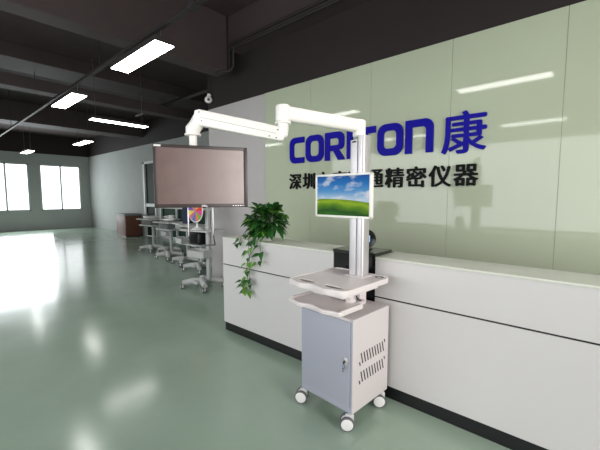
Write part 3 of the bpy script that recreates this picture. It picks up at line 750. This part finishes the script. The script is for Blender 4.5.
spots = [
 (tmpl2, (-9.7, 4.55, 0), 8, 'two-shelf grey cart farthest left in the row of far carts'),
 (tmpl, (-9.0, 4.72, 0), -6, 'grey cart second from the left in the row, carrying a white bundle'),
 (tmpl2, (-8.2, 4.3, 0), 4, 'wide grey cart third from the left in the row of far carts'),
 (tmpl, (-7.25, 4.2, 0), -10, 'grey cart carrying the blue binder, in front of the green glazing'),
 (tmpl3, (-6.35, 4.0, 0), 6, 'grey cart with a black bag on its lower shelf, behind the nearest far cart'),
]
seen = set()
for src, l_, rz, lab in spots:
    o = src if src.name not in seen else copy_tree(src)
    seen.add(src.name)
    o.location = l_; o.rotation_euler = (0, 0, math.radians(rz)); o['label'] = lab; o['group'] = 'equipment carts standing at the back'
near['group'] = 'equipment carts standing at the back'

# white bundles on the carts
def bundle(x, y, z, w_, label):
    o = MB().ball((0, 0, 0.05), 0.5*w_, (1.0, 0.55, 0.22*0.3/w_)).ball((0.12*w_, 0.05, 0.07), 0.3*w_, (1, .7, 0.28)).build('white_bundle', M['white'])
    o.location = (x, y, z); tag(o, label, 'bundle')
bundle(-9.0, 4.72, 0.97, 0.42, 'white soft bundle lying on the second cart from the left')
bundle(-8.2, 4.3, 0.95, 0.42, 'white soft bundle lying on the wide third cart')
# device box on the leftmost cart
tag(MB().box(-9.9, -9.55, 4.4, 4.7, 0.952, 1.03, 0.02).build('device_box', M['cart']), 'pale grey device box on top of the leftmost far cart', 'box')
# binder
o = thing('ring_binder', 'dark blue binder standing on a far cart left of the prize wheel', 'binder', (-7.12, 4.2, 0.97), math.radians(20))
MB().box(-0.06, 0.06, -0.12, 0.12, 0, 0.36, 0.006).build('cover', M['navy'], o, 0)
MB().box(-0.068, -0.06, -0.10, 0.10, 0.02, 0.34).build('spine_label', M['white'], o, 0)
# prize wheel on the cart
pw = thing('prize_wheel', 'colourful prize wheel on a white stand on the nearest far cart, behind the monitor', 'prize wheel', (-5.17, 3.22, 1.03), math.radians(5)); pw.scale = (0.97,)*3
cols = [(226, 70, 60), (240, 190, 50), (220, 90, 170), (60, 170, 150), (250, 150, 60), (130, 90, 190), (240, 220, 90), (230, 110, 150), (60, 130, 200), (240, 120, 90), (120, 180, 80), (230, 80, 160)]
MB().lathe([(0, 0), (0.1, 0), (0.1, 0.01), (0.03, 0.03), (0.014, 0.08), (0.012, 0.28), (0, 0.28)]).build('stand', M['white'], pw)
rim_ = MB(); rim_.tube([(0.2*math.cos(k/32*2*PI), -0.03, 0.33+0.2*math.sin(k/32*2*PI)) for k in range(32)], 0.008, 6, closed=True); rim_.build('rim', M['leaflight'] if False else M['white'], pw)
disc = MB().cyl((0, -0.02, 0.33), (0, -0.034, 0.33), 0.198, n=36).build('disc', M['white'], pw)
for k, c in enumerate(cols):
    s_ = bmesh.new(); a0 = k*2*PI/12; vs = [s_.verts.new((0, -0.0355, 0.33))]
    for j in range(4): a = a0+j/3*2*PI/12; vs.append(s_.verts.new((0.19*math.cos(a), -0.0355, 0.33+0.19*math.sin(a))))
    fa = s_.faces.new(vs); r = bmesh.ops.extrude_face_region(s_, geom=[fa])
    for v_ in [e for e in r['geom'] if isinstance(e, bmesh.types.BMVert)]: v_.co.y += 0.002
    mb = MB(); mb.add(s_); so = mb.build('sector', mat('sector_colour', c, 0.4, var=0.02), disc, 0)
# dark bag on a cart
bag = MB().box(-0.22, 0.22, -0.14, 0.14, 0.0, 0.26, 0.06, 3).build('black_bag', M['black']); bag.location = (-6.35, 3.98, 0.59)
tag(bag, 'black bag on the lower shelf of a far cart behind the nearest one', 'bag')
# wooden cabinet at the far left
wc = thing('wooden_cabinet', 'small brown wooden cabinet with a dark top by the far white wall', 'cabinet', (-14.25, 5.75, 0))
MB().box(-0.45, 0.45, -0.3, 0.3, 0.03, 0.82, 0.01).build('body', M['wood'], wc)
MB().box(-0.47, 0.47, -0.32, 0.32, 0.82, 0.9, 0.008).build('top', M['cartdark'], wc)
MB().box(-0.43, 0.43, -0.28, 0.28, 0.0, 0.03).build('plinth', M['black'], wc, 0)
